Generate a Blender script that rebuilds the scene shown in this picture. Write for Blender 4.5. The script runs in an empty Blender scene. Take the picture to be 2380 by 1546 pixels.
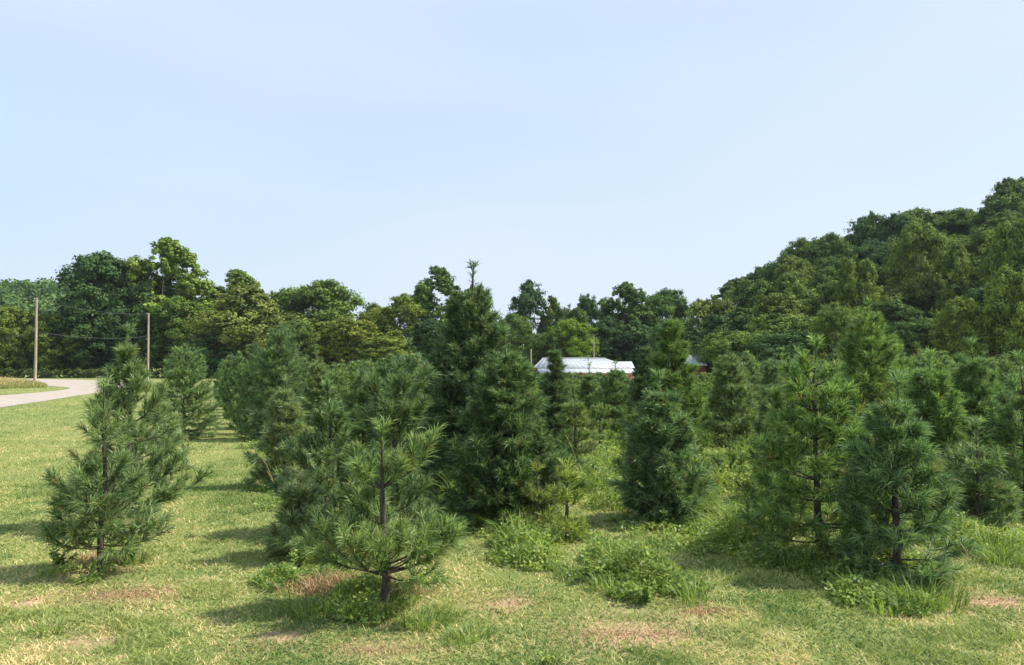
import bpy, math, random
import numpy as np
from mathutils import Vector

S = bpy.context.scene
C = S.collection
R = math.radians
PI = math.pi

# ------------------------------------------------------------------ camera, sky, sun, exposure
FP, CX, CY, HOR, EYE = 1900.0, 1190.0, 773.0, 860.0, 1.6      # focal length / centre / horizon row for a 2380 px wide picture
PITCH = math.atan((HOR - CY) / FP)
cd = bpy.data.cameras.new('camera')
cam = bpy.data.objects.new('camera', cd)
C.objects.link(cam)
cd.sensor_width = 36.0
cd.lens = 36.0 * FP / 2380.0
cd.clip_start = 0.05
cd.clip_end = 6000
cam.location = (0, 0, EYE)
cam.rotation_euler = (PI / 2 + PITCH, 0, 0)
S.camera = cam

SUN_EL, SUN_AZ = R(49), math.atan2(1.0, 0.13)               # azimuth clockwise from +Y
world = bpy.data.worlds.new('World')
S.world = world
world.use_nodes = True
wn, wl = world.node_tree.nodes, world.node_tree.links
wn.clear()
sky = wn.new('ShaderNodeTexSky')
sky.sky_type = 'NISHITA'
sky.sun_disc = False
sky.sun_elevation = SUN_EL
sky.sun_rotation = SUN_AZ
sky.air_density = 1.0
sky.dust_density = 2.0
sky.ozone_density = 2.0
bg = wn.new('ShaderNodeBackground')
bg.inputs[1].default_value = 0.145
wo = wn.new('ShaderNodeOutputWorld')
# thin high cloud veil that evens the blue out
tc = wn.new('ShaderNodeTexCoord')
mp = wn.new('ShaderNodeMapping')
mp.inputs['Scale'].default_value = (1.2, 1.0, 5.0)
mp.inputs['Rotation'].default_value = (0.0, 0.25, 0.3)
nz = wn.new('ShaderNodeTexNoise')
nz.inputs['Scale'].default_value = 1.6
nz.inputs['Detail'].default_value = 3.0
nz.inputs['Roughness'].default_value = 0.45
mr = wn.new('ShaderNodeMapRange')
mr.inputs[1].default_value, mr.inputs[2].default_value = 0.35, 0.7
mr.inputs[3].default_value, mr.inputs[4].default_value = 0.76, 0.92
mx = wn.new('ShaderNodeMix')
mx.data_type = 'RGBA'
nz2 = wn.new('ShaderNodeTexNoise'); nz2.inputs['Scale'].default_value = 0.9; nz2.inputs['Detail'].default_value = 2.0
vr = wn.new('ShaderNodeValToRGB')
vr.color_ramp.elements[0].position, vr.color_ramp.elements[1].position = 0.36, 0.62
vr.color_ramp.elements[0].color, vr.color_ramp.elements[1].color = (.306, .386, .484, 1), (.348, .394, .476, 1)
vm = wn.new('ShaderNodeVectorMath'); vm.operation = 'SCALE'; vm.inputs[3].default_value = 10.6
wl.new(mp.outputs[0], nz2.inputs[0]); wl.new(nz2.outputs[0], vr.inputs[0]); wl.new(vr.outputs[0], vm.inputs[0]); wl.new(vm.outputs[0], mx.inputs[7])
wl.new(tc.outputs['Generated'], mp.inputs[0])
wl.new(mp.outputs[0], nz.inputs[0])
wl.new(nz.outputs[0], mr.inputs[0])
wl.new(mr.outputs[0], mx.inputs[0])
wl.new(sky.outputs[0], mx.inputs[6])
wl.new(mx.outputs[2], bg.inputs[0])
wl.new(bg.outputs[0], wo.inputs[0])

sd = bpy.data.lights.new('sun', 'SUN')
sd.energy = 5.0
sd.angle = R(0.55)
sd.color = (1.0, 0.93, 0.80)
sun = bpy.data.objects.new('sun', sd)
C.objects.link(sun)
sv = Vector((math.sin(SUN_AZ) * math.cos(SUN_EL), math.cos(SUN_AZ) * math.cos(SUN_EL), math.sin(SUN_EL)))
sun.rotation_euler = sv.to_track_quat('Z', 'Y').to_euler()
sun.location = (20, 5, 30)

S.view_settings.view_transform = 'Standard'
S.view_settings.look = 'None'
S.view_settings.exposure = 0.52
S.view_settings.gamma = 1
S.cycles.max_bounces = 6
S.cycles.diffuse_bounces = 2
S.cycles.glossy_bounces = 2
S.cycles.transmission_bounces = 4
S.cycles.transparent_max_bounces = 4
S.cycles.volume_bounces = 0

# ------------------------------------------------------------------ helpers
def ss(x):
    x = np.clip(x, 0, 1)
    return x * x * (3 - 2 * x)

def terrain(x, y):
    x = np.asarray(x, float); y = np.asarray(y, float)
    dip = -1.5 * ss((y - 38) / 50) * ss((x + 8) / 20)
    hr = np.maximum(0, x - 36 - 0.05 * (y - 100)) * 0.40 * ss((y - 82) / 95)
    hr = hr / (1 + np.maximum(0, hr - 22) / 22)
    r = y / 450.0
    hl = 37 * ss((y - 260) / 190) * ss((-x - 25) / 215) * (1 + 0.08 * np.sin(x / 55.0))
    return dip + hr + hl

def T(x, y):
    return float(terrain(x, y))

def G(px, py):
    """where the line of sight of a picture point meets the flat field"""
    d = Vector(((px - CX) / FP, 1.0, -(py - CY) / FP))
    c, s = math.cos(PITCH), math.sin(PITCH)
    v = Vector((d.x, d.y * c - d.z * s, d.y * s + d.z * c))
    k = EYE / -v.z
    return v.x * k, v.y * k

def XZ(px, py, Y):
    c, s = math.cos(PITCH), math.sin(PITCH)
    dx, dz = (px - CX) / FP, -(py - CY) / FP
    vy, vz = c - dz * s, s + dz * c
    return dx / vy * Y, EYE + vz / vy * Y

AX = R(20.8)
def lat(x, y):
    return x * math.cos(AX) + y * math.sin(AX)
def along(x, y):
    return -x * math.sin(AX) + y * math.cos(AX)
def from_row(l, a):
    return l * math.cos(AX) - a * math.sin(AX), l * math.sin(AX) + a * math.cos(AX)
ROWS = [-0.74, 1.14, 2.95, 4.78]
ROW_ALL = ROWS + [4.78 + 1.85 * k for k in range(1, 15)]

_pt = np.random.default_rng(5).random((256, 256))
def vnoise(x, y):
    x = np.asarray(x, float); y = np.asarray(y, float)
    xi, yi = np.floor(x).astype(int), np.floor(y).astype(int)
    fx, fy = ss(x - xi), ss(y - yi)
    g = lambda a, b: _pt[a % 256, b % 256]
    return (g(xi, yi) * (1 - fx) + g(xi + 1, yi) * fx) * (1 - fy) + (g(xi, yi + 1) * (1 - fx) + g(xi + 1, yi + 1) * fx) * fy
def fbm(x, y, o=3):
    s, a, t = 0, 1, 0
    for i in range(o):
        s = s + a * vnoise(x * 2 ** i + 17 * i, y * 2 ** i + 5 * i); t += a; a *= 0.5
    return s / t

def nmesh(name, V, F, tint=None, mat=None, smooth=False):
    V = np.ascontiguousarray(V, np.float32); F = np.ascontiguousarray(F, np.int32)
    me = bpy.data.meshes.new(name)
    me.vertices.add(len(V)); me.vertices.foreach_set('co', V.ravel())
    k = F.shape[1]
    me.loops.add(F.size); me.loops.foreach_set('vertex_index', F.ravel())
    me.polygons.add(len(F))
    me.polygons.foreach_set('loop_start', np.arange(0, F.size, k, dtype=np.int32))
    if smooth:
        me.polygons.foreach_set('use_smooth', np.ones(len(F), bool))
    me.update(calc_edges=True)
    if tint is not None:
        a = me.attributes.new('tint', 'FLOAT', 'POINT')
        a.data.foreach_set('value', np.ascontiguousarray(tint, np.float32))
    if mat: me.materials.append(mat)
    return me

def ob(name, me, parent=None, loc=None):
    o = bpy.data.objects.new(name, me); C.objects.link(o)
    if parent: o.parent = parent
    if loc is not None: o.location = loc
    return o

def tag(o, label=None, cat=None, group=None, kind=None):
    if label: o['label'] = label
    if cat: o['category'] = cat
    if group: o['group'] = group
    if kind: o['kind'] = kind
    return o

def empty(name, loc, rz=0):
    o = bpy.data.objects.new(name, None); C.objects.link(o)
    o.location = loc; o.rotation_euler = (0, 0, rz); o.empty_display_size = 0.2
    return o

class Geo:
    """collects quads"""
    def __init__(s): s.V = []; s.F = []; s.n = 0
    def add(s, V, F):
        s.V.append(np.asarray(V, float)); s.F.append(np.asarray(F, int) + s.n); s.n += len(V)
    def tube(s, P, rad, k=6):
        P = np.asarray(P, float); m = len(P)
        Tn = np.gradient(P, axis=0); Tn /= np.linalg.norm(Tn, axis=1, keepdims=True) + 1e-9
        ref = np.where(np.abs(Tn[:, 2:3]) > 0.9, [[1., 0, 0]], [[0, 0, 1.]])
        U = np.cross(Tn, ref); U /= np.linalg.norm(U, axis=1, keepdims=True) + 1e-9
        W = np.cross(Tn, U)
        a = np.arange(k) * 2 * PI / k
        rad = np.asarray(rad, float).reshape(-1, 1, 1) * np.ones((m, 1, 1))
        V = P[:, None, :] + rad * (U[:, None, :] * np.cos(a)[None, :, None] + W[:, None, :] * np.sin(a)[None, :, None])
        i, j = np.meshgrid(np.arange(m - 1), np.arange(k), indexing='ij')
        F = np.stack([i * k + j, i * k + (j + 1) % k, (i + 1) * k + (j + 1) % k, (i + 1) * k + j], -1).reshape(-1, 4)
        s.add(V.reshape(-1, 3), F)
    def box(s, x0, x1, y0, y1, z0, z1):
        V = [(x, y, z) for z in (z0, z1) for y in (y0, y1) for x in (x0, x1)]
        F = [(0, 2, 3, 1), (4, 5, 7, 6), (0, 1, 5, 4), (2, 6, 7, 3), (0, 4, 6, 2), (1, 3, 7, 5)]
        s.add(V, F)
    def quad(s, a, b, c, d): s.add([a, b, c, d], [(0, 1, 2, 3)])
    def mesh(s, name, mat, smooth=True):
        return nmesh(name, np.concatenate(s.V), np.concatenate(s.F), None, mat, smooth)

# ------------------------------------------------------------------ materials
def newmat(name):
    m = bpy.data.materials.new(name); m.use_nodes = True
    nt = m.node_tree; nt.nodes.clear()
    out = nt.nodes.new('ShaderNodeOutputMaterial')
    return m, nt.nodes, nt.links, out

def leaf_mat(name, dark, light, transl=0.35, rough=0.5, spec=0.25, third=None):
    """two-tone leaf or needle, tinted by the object's own colour"""
    m, n, l, out = newmat(name)
    at = n.new('ShaderNodeAttribute'); at.attribute_name = 'tint'
    cr = n.new('ShaderNodeValToRGB')
    cr.color_ramp.elements[0].color = (*dark, 1); cr.color_ramp.elements[1].color = (*light, 1)
    if third:
        cr.color_ramp.elements[1].position = 0.88
        e = cr.color_ramp.elements.new(1.0); e.color = (*third, 1)
    oi = n.new('ShaderNodeObjectInfo')
    mul = n.new('ShaderNodeMix'); mul.data_type = 'RGBA'; mul.blend_type = 'MULTIPLY'; mul.inputs[0].default_value = 1
    l.new(at.outputs['Fac'], cr.inputs[0]); l.new(cr.outputs[0], mul.inputs[6]); l.new(oi.outputs['Color'], mul.inputs[7])
    p = n.new('ShaderNodeBsdfPrincipled')
    p.inputs['Roughness'].default_value = rough
    p.inputs['Specular IOR Level'].default_value = spec
    tr = n.new('ShaderNodeBsdfTranslucent')
    br = n.new('ShaderNodeMix'); br.data_type = 'RGBA'; br.blend_type = 'MULTIPLY'; br.inputs[0].default_value = 1
    br.inputs[7].default_value = (1.25, 1.35, 0.7, 1)
    ms = n.new('ShaderNodeMixShader'); ms.inputs[0].default_value = transl
    l.new(mul.outputs[2], p.inputs['Base Color']); l.new(mul.outputs[2], br.inputs[6]); l.new(br.outputs[2], tr.inputs[0])
    l.new(p.outputs[0], ms.inputs[1]); l.new(tr.outputs[0], ms.inputs[2]); l.new(ms.outputs[0], out.inputs[0])
    return m

def noisy_mat(name, c1, c2, scale=5.0, rough=0.8, stretch=(1, 1, 1), bump=0.0, metallic=0.0, detail=4.0, spec=0.3):
    m, n, l, out = newmat(name)
    tcn = n.new('ShaderNodeTexCoord'); mpn = n.new('ShaderNodeMapping'); mpn.inputs['Scale'].default_value = stretch
    no = n.new('ShaderNodeTexNoise'); no.inputs['Scale'].default_value = scale; no.inputs['Detail'].default_value = detail
    cr = n.new('ShaderNodeValToRGB')
    cr.color_ramp.elements[0].position = 0.3; cr.color_ramp.elements[1].position = 0.7
    cr.color_ramp.elements[0].color = (*c1, 1); cr.color_ramp.elements[1].color = (*c2, 1)
    p = n.new('ShaderNodeBsdfPrincipled'); p.inputs['Roughness'].default_value = rough
    p.inputs['Metallic'].default_value = metallic; p.inputs['Specular IOR Level'].default_value = spec
    l.new(tcn.outputs['Object'], mpn.inputs[0]); l.new(mpn.outputs[0], no.inputs[0]); l.new(no.outputs[0], cr.inputs[0])
    l.new(cr.outputs[0], p.inputs['Base Color'])
    if bump:
        b = n.new('ShaderNodeBump'); b.inputs['Strength'].default_value = bump
        l.new(no.outputs[0], b.inputs['Height']); l.new(b.outputs[0], p.inputs['Normal'])
    l.new(p.outputs[0], out.inputs[0])
    return m

M_needle = leaf_mat('needles', (0.040, 0.084, 0.036), (0.38, 0.47, 0.21), 0.30, 0.45, 0.25, third=(0.30, 0.20, 0.09))
M_leaf = leaf_mat('tree_leaves', (0.036, 0.074, 0.026), (0.240, 0.320, 0.088), 0.20, 0.7, 0.10)
M_grass = leaf_mat('grass_blades', (0.075, 0.165, 0.040), (0.42, 0.45, 0.16), 0.30, 0.6, 0.2, third=(0.78, 0.60, 0.36))
M_weed = leaf_mat('weed_leaves', (0.075, 0.15, 0.035), (0.40, 0.50, 0.13), 0.35, 0.5, 0.3, third=(0.45, 0.36, 0.16))
M_dead = leaf_mat('dead_stalks', (0.20, 0.12, 0.06), (0.62, 0.42, 0.27), 0.15, 0.8, 0.1)
M_meadow = leaf_mat('meadow_grass', (0.26, 0.30, 0.10), (0.72, 0.52, 0.30), 0.25, 0.8, 0.1)
M_bark = noisy_mat('pine_bark', (0.035, 0.030, 0.024), (0.11, 0.09, 0.07), 60, 0.9, (1, 1, 0.3), 0.6)
M_bark2 = noisy_mat('tree_bark', (0.10, 0.09, 0.075), (0.27, 0.25, 0.20), 3, 0.9, (1, 1, 0.2), 0.6)
M_pole = noisy_mat('weathered_pole_wood', (0.27, 0.20, 0.14), (0.48, 0.42, 0.34), 4, 0.85, (3, 3, 0.25), 0.3)
M_roof = noisy_mat('white_sheet_metal', (0.40, 0.43, 0.46), (0.50, 0.53, 0.56), 0.6, 0.45, (1, 1, 1), 0, 0.0)
M_red = noisy_mat('red_barn_boards', (0.22, 0.055, 0.035), (0.32, 0.09, 0.06), 3, 0.85, (4, 4, 0.3), 0.2)
M_wire = noisy_mat('wire', (0.05, 0.05, 0.05), (0.09, 0.09, 0.09), 3, 0.6)
M_metal = noisy_mat('grey_metal', (0.25, 0.26, 0.27), (0.38, 0.39, 0.40), 6, 0.5, metallic=0.6)
M_glass = noisy_mat('dark_glass', (0.02, 0.025, 0.03), (0.04, 0.05, 0.06), 2, 0.15, spec=0.6)

# bare-earth spots (picture points on the field) that keep the grass off
DIRT = [(1470, 1470, .42, .12), (870, 1512, .32, .08), (1080, 1412, .12, .04), (1180, 1405, .16, .05), (1600, 1425, .16, .07), (240, 1320, .24, .13), (1150, 1212, .35, .2),
        (410, 1365, .05, .04), (300, 1385, .30, .09), (60, 1405, .1, .05), (2300, 1400, .25, .08), (200, 1500, .2, .06), (640, 1480, .2, .05),
        (900, 1400, .20, .12), (1480, 1420, .2, .06)]
DIRT = [(*G(a, b), c, d) for a, b, c, d in DIRT]
def dirt(x, y):
    v = np.zeros_like(np.asarray(x, float))
    for (a, b, r1, r2) in DIRT:
        q = ((x - a) / r1) ** 2 + ((y - b) / (r2 * 2.2)) ** 2
        v = np.maximum(v, np.exp(-q))
    return v

def ground_mat():
    m, n, l, out = newmat('mown_field')
    tcn = n.new('ShaderNodeTexCoord')
    def noise(sc, det, stretch, rot=0.0):
        mpn = n.new('ShaderNodeMapping'); mpn.inputs['Scale'].default_value = stretch; mpn.inputs['Rotation'].default_value = (0, 0, rot)
        no = n.new('ShaderNodeTexNoise'); no.inputs['Scale'].default_value = sc; no.inputs['Detail'].default_value = det
        l.new(tcn.outputs['Object'], mpn.inputs[0]); l.new(mpn.outputs[0], no.inputs[0])
        return no
    def ramp(src, stops):
        cr = n.new('ShaderNodeValToRGB')
        while len(cr.color_ramp.elements) < len(stops): cr.color_ramp.elements.new(0.5)
        for e, (p, c) in zip(cr.color_ramp.elements, stops): e.position = p; e.color = (*c, 1)
        l.new(src, cr.inputs[0]); return cr
    def mix(fac, a, b, bt='MIX'):
        mm = n.new('ShaderNodeMix'); mm.data_type = 'RGBA'; mm.blend_type = bt
        if isinstance(fac, float): mm.inputs[0].default_value = fac
        else: l.new(fac, mm.inputs[0])
        l.new(a, mm.inputs[6]); l.new(b, mm.inputs[7]); return mm.outputs[2]
    fine = ramp(noise(38, 6, (1, 1, 1)).outputs[0], [(0.3, (0.10, 0.13, 0.045)), (0.5, (0.21, 0.24, 0.085)), (0.72, (0.38, 0.34, 0.15))])
    strk = ramp(noise(1.1, 4, (1.0, 0.10, 1), -AX - R(12)).outputs[0], [(0.35, (0.155, 0.205, 0.065)), (0.55, (0.25, 0.27, 0.10)), (0.70, (0.34, 0.31, 0.14))])
    big = ramp(noise(0.16, 3, (1, 1, 1)).outputs[0], [(0.35, (0.75, 0.85, 0.7)), (0.65, (1.1, 1.05, 1.0))])
    base = mix(0.5, fine.outputs[0], strk.outputs[0])
    base = mix(1.0, base, big.outputs[0], 'MULTIPLY')
    at = n.new('ShaderNodeAttribute'); at.attribute_name = 'tint'
    dn = ramp(noise(26, 5, (1, 1, 1)).outputs[0], [(0.3, (0.28, 0.17, 0.105)), (0.7, (0.60, 0.39, 0.27))])
    base = mix(at.outputs['Fac'], base, dn.outputs[0])
    p = n.new('ShaderNodeBsdfPrincipled'); p.inputs['Roughness'].default_value = 0.95; p.inputs['Specular IOR Level'].default_value = 0.1
    b = n.new('ShaderNodeBump'); b.inputs['Strength'].default_value = 0.6; b.inputs['Distance'].default_value = 0.03
    l.new(noise(55, 5, (1, 1, 1)).outputs[0], b.inputs['Height']); l.new(b.outputs[0], p.inputs['Normal'])
    l.new(base, p.inputs['Base Color']); l.new(p.outputs[0], out.inputs[0])
    return m

# ------------------------------------------------------------------ ground and road
u = np.linspace(-1, 1, 361)
gx = np.sinh(u * 6.2) / math.sinh(6.2) * 1100
v = np.linspace(0, 1, 341)
gy = -12 + np.sinh(v * 5.2) / math.sinh(5.2) * 1700
X, Y = np.meshgrid(gx, gy)
Z = terrain(X, Y)
V = np.stack([X, Y, Z], -1).reshape(-1, 3)
i, j = np.meshgrid(np.arange(len(gy) - 1), np.arange(len(gx) - 1), indexing='ij')
w = len(gx)
F = np.stack([i * w + j, i * w + j + 1, (i + 1) * w + j + 1, (i + 1) * w + j], -1).reshape(-1, 4)
g = ob('ground', nmesh('ground', V, F, np.clip(dirt(X, Y).ravel() * 1.2, 0, 1), ground_mat(), True))
tag(g, kind='structure')

outer = [(-900, 1080), (-400, 1002), (-150, 966), (0, 948), (60, 938.5), (120, 930), (180, 920), (240, 911), (285, 903.5), (306, 897), (300, 891), (275, 887.5), (240, 885), (150, 882), (62, 881), (-100, 880.5)]
inner = [(-900, 960), (-400, 945), (-150, 930), (0, 919.5), (50, 916), (95, 912), (135, 908), (155, 905), (162, 902.5), (150, 900), (130, 898.3), (105, 896.7), (85, 894.8), (62, 891), (30, 889), (-100, 888)]
def smooth_line(pts, k=6):
    P = np.array([G(*p) for p in pts]); t = np.arange(len(P)); tt = np.linspace(0, len(P) - 1, (len(P) - 1) * k + 1)
    out = []
    for q in tt:
        i = min(int(q), len(P) - 2); f = q - i
        p0, p1, p2, p3 = P[max(i - 1, 0)], P[i], P[i + 1], P[min(i + 2, len(P) - 1)]
        out.append(0.5 * ((2 * p1) + (-p0 + p2) * f + (2 * p0 - 5 * p1 + 4 * p2 - p3) * f * f + (-p0 + 3 * p1 - 3 * p2 + p3) * f ** 3))
    return np.array(out)
Oe, Ie = smooth_line(outer), smooth_line(inner)
rs = np.random.default_rng(3)
Oe[:, 1] += (rs.random(len(Oe)) - 0.5) * 0.007 * Oe[:, 1]
m_ = len(Oe)
lanes = 7
Vr = np.concatenate([np.c_[Oe + (Ie - Oe) * t, np.full(m_, 0.012 + 0.03 * math.sin(PI * t))] for t in np.linspace(0, 1, lanes)])
i, j = np.meshgrid(np.arange(lanes - 1), np.arange(m_ - 1), indexing='ij')
Fr = np.stack([i * m_ + j, i * m_ + j + 1, (i + 1) * m_ + j + 1, (i + 1) * m_ + j], -1).reshape(-1, 4)
M_road = noisy_mat('pale_gravel_road', (0.33, 0.28, 0.24), (0.42, 0.37, 0.32), 0.8, 0.9, (1, 1, 1), 0.1, detail=8)
tag(ob('road', nmesh('road', Vr, Fr, None, M_road, True)), kind='structure')

# ------------------------------------------------------------------ grass
def blades(x, y, h, w, lean, tint, rng, bent=True):
    n = len(x); z = terrain(x, y)
    az = rng.random(n) * 2 * PI; fz = rng.random(n) * 2 * PI
    base = np.stack([x, y, z - 0.003], -1)
    sd = np.stack([np.cos(fz), np.sin(fz), np.zeros(n)], -1) * (w / 2)[:, None]
    dr = np.stack([np.cos(az) * lean, np.sin(az) * lean, np.ones(n)], -1)
    dr /= np.linalg.norm(dr, axis=1, keepdims=True)
    if bent:
        mid = base + dr * (h * 0.55)[:, None]
        d2 = dr.copy(); d2[:, :2] *= 1.9; d2[:, 2] *= 0.62
        tip = mid + d2 * (h * 0.5)[:, None]
        V = np.stack([base - sd, base + sd, mid + sd * .8, mid - sd * .8, tip], 1).reshape(-1, 3)
        b = np.arange(n)[:, None] * 5
        F = np.concatenate([b + [0, 1, 2], b + [0, 2, 3], b + [3, 2, 4]], 0)
        return V, F, np.repeat(tint, 5)
    tip = base + dr * h[:, None]
    V = np.stack([base - sd, base + sd, tip], 1).reshape(-1, 3)
    F = np.arange(n)[:, None] * 3 + np.array([[0, 1, 2]])
    return V, F, np.repeat(tint, 3)

def cat(parts):
    V, F, t, n = [], [], [], 0
    for a, b, c in parts:
        V.append(a); F.append(b + n); t.append(c); n += len(a)
    return np.concatenate(V), np.concatenate(F), np.concatenate(t)

def on_road(x, y):
    # polygon test against the road outline
    P = np.concatenate([Oe, Ie[::-1]]); ins = np.zeros(len(x), bool)
    x1, y1 = P[-1]
    for x2, y2 in P:
        c = ((y1 > y) != (y2 > y))
        if c.any():
            ins ^= c & (x < (x2 - x1) * (y - y1) / (y2 - y1 + 1e-12) + x1)
        x1, y1 = x2, y2
    return ins

def rowdist(x, y, rows):
    l = lat(x, y)
    return np.min(np.abs(l[:, None] - np.array(rows)[None, :]), 1)

rng = np.random.default_rng(11)
def lawn(N, dy0, dy1, bent):
    dy = dy0 + (dy1 - dy0) * rng.random(N)
    Yv = FP * EYE / dy
    Xv = (rng.random(N) * 4200 - 910 - CX) / FP * Yv
    d = dirt(Xv, Yv)
    keep = (rng.random(N) > d * 0.93) & ~on_road(Xv, Yv)
    Xv, Yv = Xv[keep], Yv[keep]; n = len(Xv)
    big = fbm(Xv * 0.9, Yv * 0.9); med = fbm(Xv * 4 + 9, Yv * 4); stre = fbm(lat(Xv, Yv) * 1.6 + 40, along(Xv, Yv) * 0.15, 3)
    tint = np.clip(0.56 + 0.7 * (big - 0.5) + 0.8 * (med - 0.5) + 1.1 * (stre - 0.5) + rng.normal(0, 0.30, n), 0, 1)
    h = (0.014 + 0.022 * rng.random(n)) * (0.7 + 0.8 * med) * (1 + 0.02 * Yv)
    tuft = fbm(Xv * 2.2 + 70, Yv * 2.2 + 30, 2) > 0.63
    h = np.where(tuft, h * 1.7, h); tint = np.where(tuft, tint * 0.75, tint)
    w = 0.0035 + 0.00075 * Yv
    return blades(Xv, Yv, h, w, 0.4 + 1.1 * rng.random(n), tint, rng, bent)
V, F, t = cat([lawn(340000, 260, 900, True), lawn(310000, 36, 330, False)])
tag(ob('grass', nmesh('grass', V, F, t, M_grass)), 'short mown yellow-green grass covering the field', 'grass', kind='stuff')

# clippings: pale straw lying flat
def straw(N):
    dy = 150 + 640 * rng.random(N); Yv = FP * EYE / dy; Xv = (rng.random(N) * 4000 - 810 - CX) / FP * Yv
    k = (fbm(Xv * 1.5 + 3, Yv * 1.5, 3) > 0.54) & (dirt(Xv, Yv) < .35)
    Xv, Yv = Xv[k], Yv[k]; n = len(Xv)
    return blades(Xv, Yv, 0.04 + 0.05 * rng.random(n), 0.003 + 0.0005 * Yv, 2.5 + 3 * rng.random(n), 0.8 + 0.2 * rng.random(n), rng, False)
V, F, t = straw(100000); V[:, 2] += 0.018
tag(ob('straw', nmesh('straw', V, F, t, M_grass)), 'dry straw clippings strewn over the mown grass', 'straw', kind='stuff')

# weeds: leafy ground cover and long grass in strips under the rows
def leaves_tri(P, size, nrm_up, rng):
    n = len(P)
    az = rng.random(n) * 2 * PI; el = rng.normal(0.15, 0.45, n)
    d = np.stack([np.cos(az) * np.cos(el), np.sin(az) * np.cos(el), np.sin(el)], -1)
    s = np.cross(d, np.array([0, 0, 1.])) + rng.normal(0, nrm_up, (n, 3)); s -= d * (s * d).sum(1, keepdims=True)
    s /= np.linalg.norm(s, axis=1, keepdims=True) + 1e-9
    L = size[:, None]
    a = P; b = P + d * L * .45 + s * L * .30; c = P + d * L; e = P + d * L * .45 - s * L * .30
    V = np.stack([a, b, c, e], 1).reshape(-1, 3)
    i = np.arange(n)[:, None] * 4
    return V, np.concatenate([i + [0, 1, 2], i + [0, 2, 3]], 0)

hero_all = [G(*p) for p in ((1165, 1215), (1092, 1150), (1316, 1256), (1250, 1235), (1518, 1212), (1617, 1196), (1914, 1300), (2085, 1345), (755, 1240), (700, 1290), (662, 1132), (2276, 1215), (2385, 1195), (2265, 1150))]
PATCH = [(*G(a, b), c, d) for a, b, c, d in ((980, 1460, .30, .09), (1070, 1500, .25, .08), (1250, 1535, .3, .06), (1700, 1505, .5, .06), (1880, 1500, .4, .05), (2150, 1415, .40, .10), (650, 1360, .22, .13), (120, 1490, .35, .06), (130, 1330, .2, .09), (1990, 1390, .25, .13), (1480, 1385, .28, .16), (1400, 1340, .25, .15), (2330, 1480, .4, .05), (1330, 1290, .3, .12), (860, 1440, .3, .07))]
def weed_height(x, y):
    l = lat(x, y); a = along(x, y)
    hgt = np.zeros_like(x)
    for k, rl in enumerate(ROW_ALL):
        wid = [0.16, 0.42, 0.50, 0.60][k] if k < 4 else 0.62
        amp = [0.07, 0.14, 0.32, 0.32][k] if k < 4 else 0.32
        start = [6.0, 4.9, 4.7, 4.4][k] if k < 4 else 5
        q = np.exp(-((l - rl - .25 * (vnoise(a * .9, a * 0 + k) - .5)) / wid) ** 2) * (amp + (.10 * ss((a - 7) / 3) if k in (2, 3) else 0)) * ss((a - start) / 0.6)
        hgt = np.maximum(hgt, q)
    for (hx, hy) in hero_all:
        if lat(hx, hy) < 0.2: continue
        hgt = np.maximum(hgt, .13 * np.exp(-(((x - hx) / .42) ** 2 + ((y - hy) / .42) ** 2)))
    far = ss((y - 9) / 3) * (l > 2.2) * .26
    hgt = np.maximum(hgt, far * (np.min(np.abs(l[:, None] - (np.array(ROW_ALL)[None, :] + .92)), 1) > .34))
    mod = fbm(x * 1.9 + 11, y * 1.9 + 4, 3)
    for (hx, hy, hr_, hh_) in PATCH:
        hgt = np.maximum(hgt, hh_ * np.exp(-((x - hx) / hr_) ** 2 - ((y - hy) / (hr_ * 1.2)) ** 2))
    bump = fbm(x * 5 + 3, y * 5 + 8, 2)
    return .85 * hgt * np.clip((mod - 0.22) * 2.3, 0, 1.35) * (.45 + 1.1 * bump)
def weeds(N):
    dy = 60 + 720 * rng.random(N); Yv = FP * EYE / dy; Xv = (rng.random(N) * 3700 - 660 - CX) / FP * Yv
    H = weed_height(Xv, Yv)
    k = (H > 0.045) & (rng.random(N) < 0.15 + H * 5) & (rng.random(N) > 0.6 * dirt(Xv, Yv))
    Xv, Yv, H = Xv[k], Yv[k], H[k]; n = len(Xv)
    P = np.stack([Xv, Yv, terrain(Xv, Yv) + H * rng.random(n) ** 0.55], -1)
    size = (0.012 + 0.022 * rng.random(n)) * (1 + 0.06 * Yv)
    tint = np.clip(0.42 + 0.9 * (fbm(Xv * 2.3, Yv * 2.3) - 0.5) + rng.normal(0, 0.2, n), 0, 1)
    V, F = leaves_tri(P, size, 0.5, rng)
    A = (V, F, np.repeat(tint, 4))
    kk = rng.random(n) < 0.22
    x2, y2, h2 = Xv[kk], Yv[kk], H[kk]; m = len(x2)
    B = blades(x2, y2, h2 * (0.9 + 0.9 * rng.random(m)), 0.004 + 0.0009 * y2, 0.15 + 0.7 * rng.random(m), np.clip(rng.normal(0.5, 0.25, m), 0, 1), rng)
    return cat([A, B])
V, F, t = weeds(1000000)
tag(ob('weeds', nmesh('weeds', V, F, t, M_weed)), 'leafy green weeds and uncut grass in strips under the pine rows', 'weeds', kind='stuff')

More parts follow.
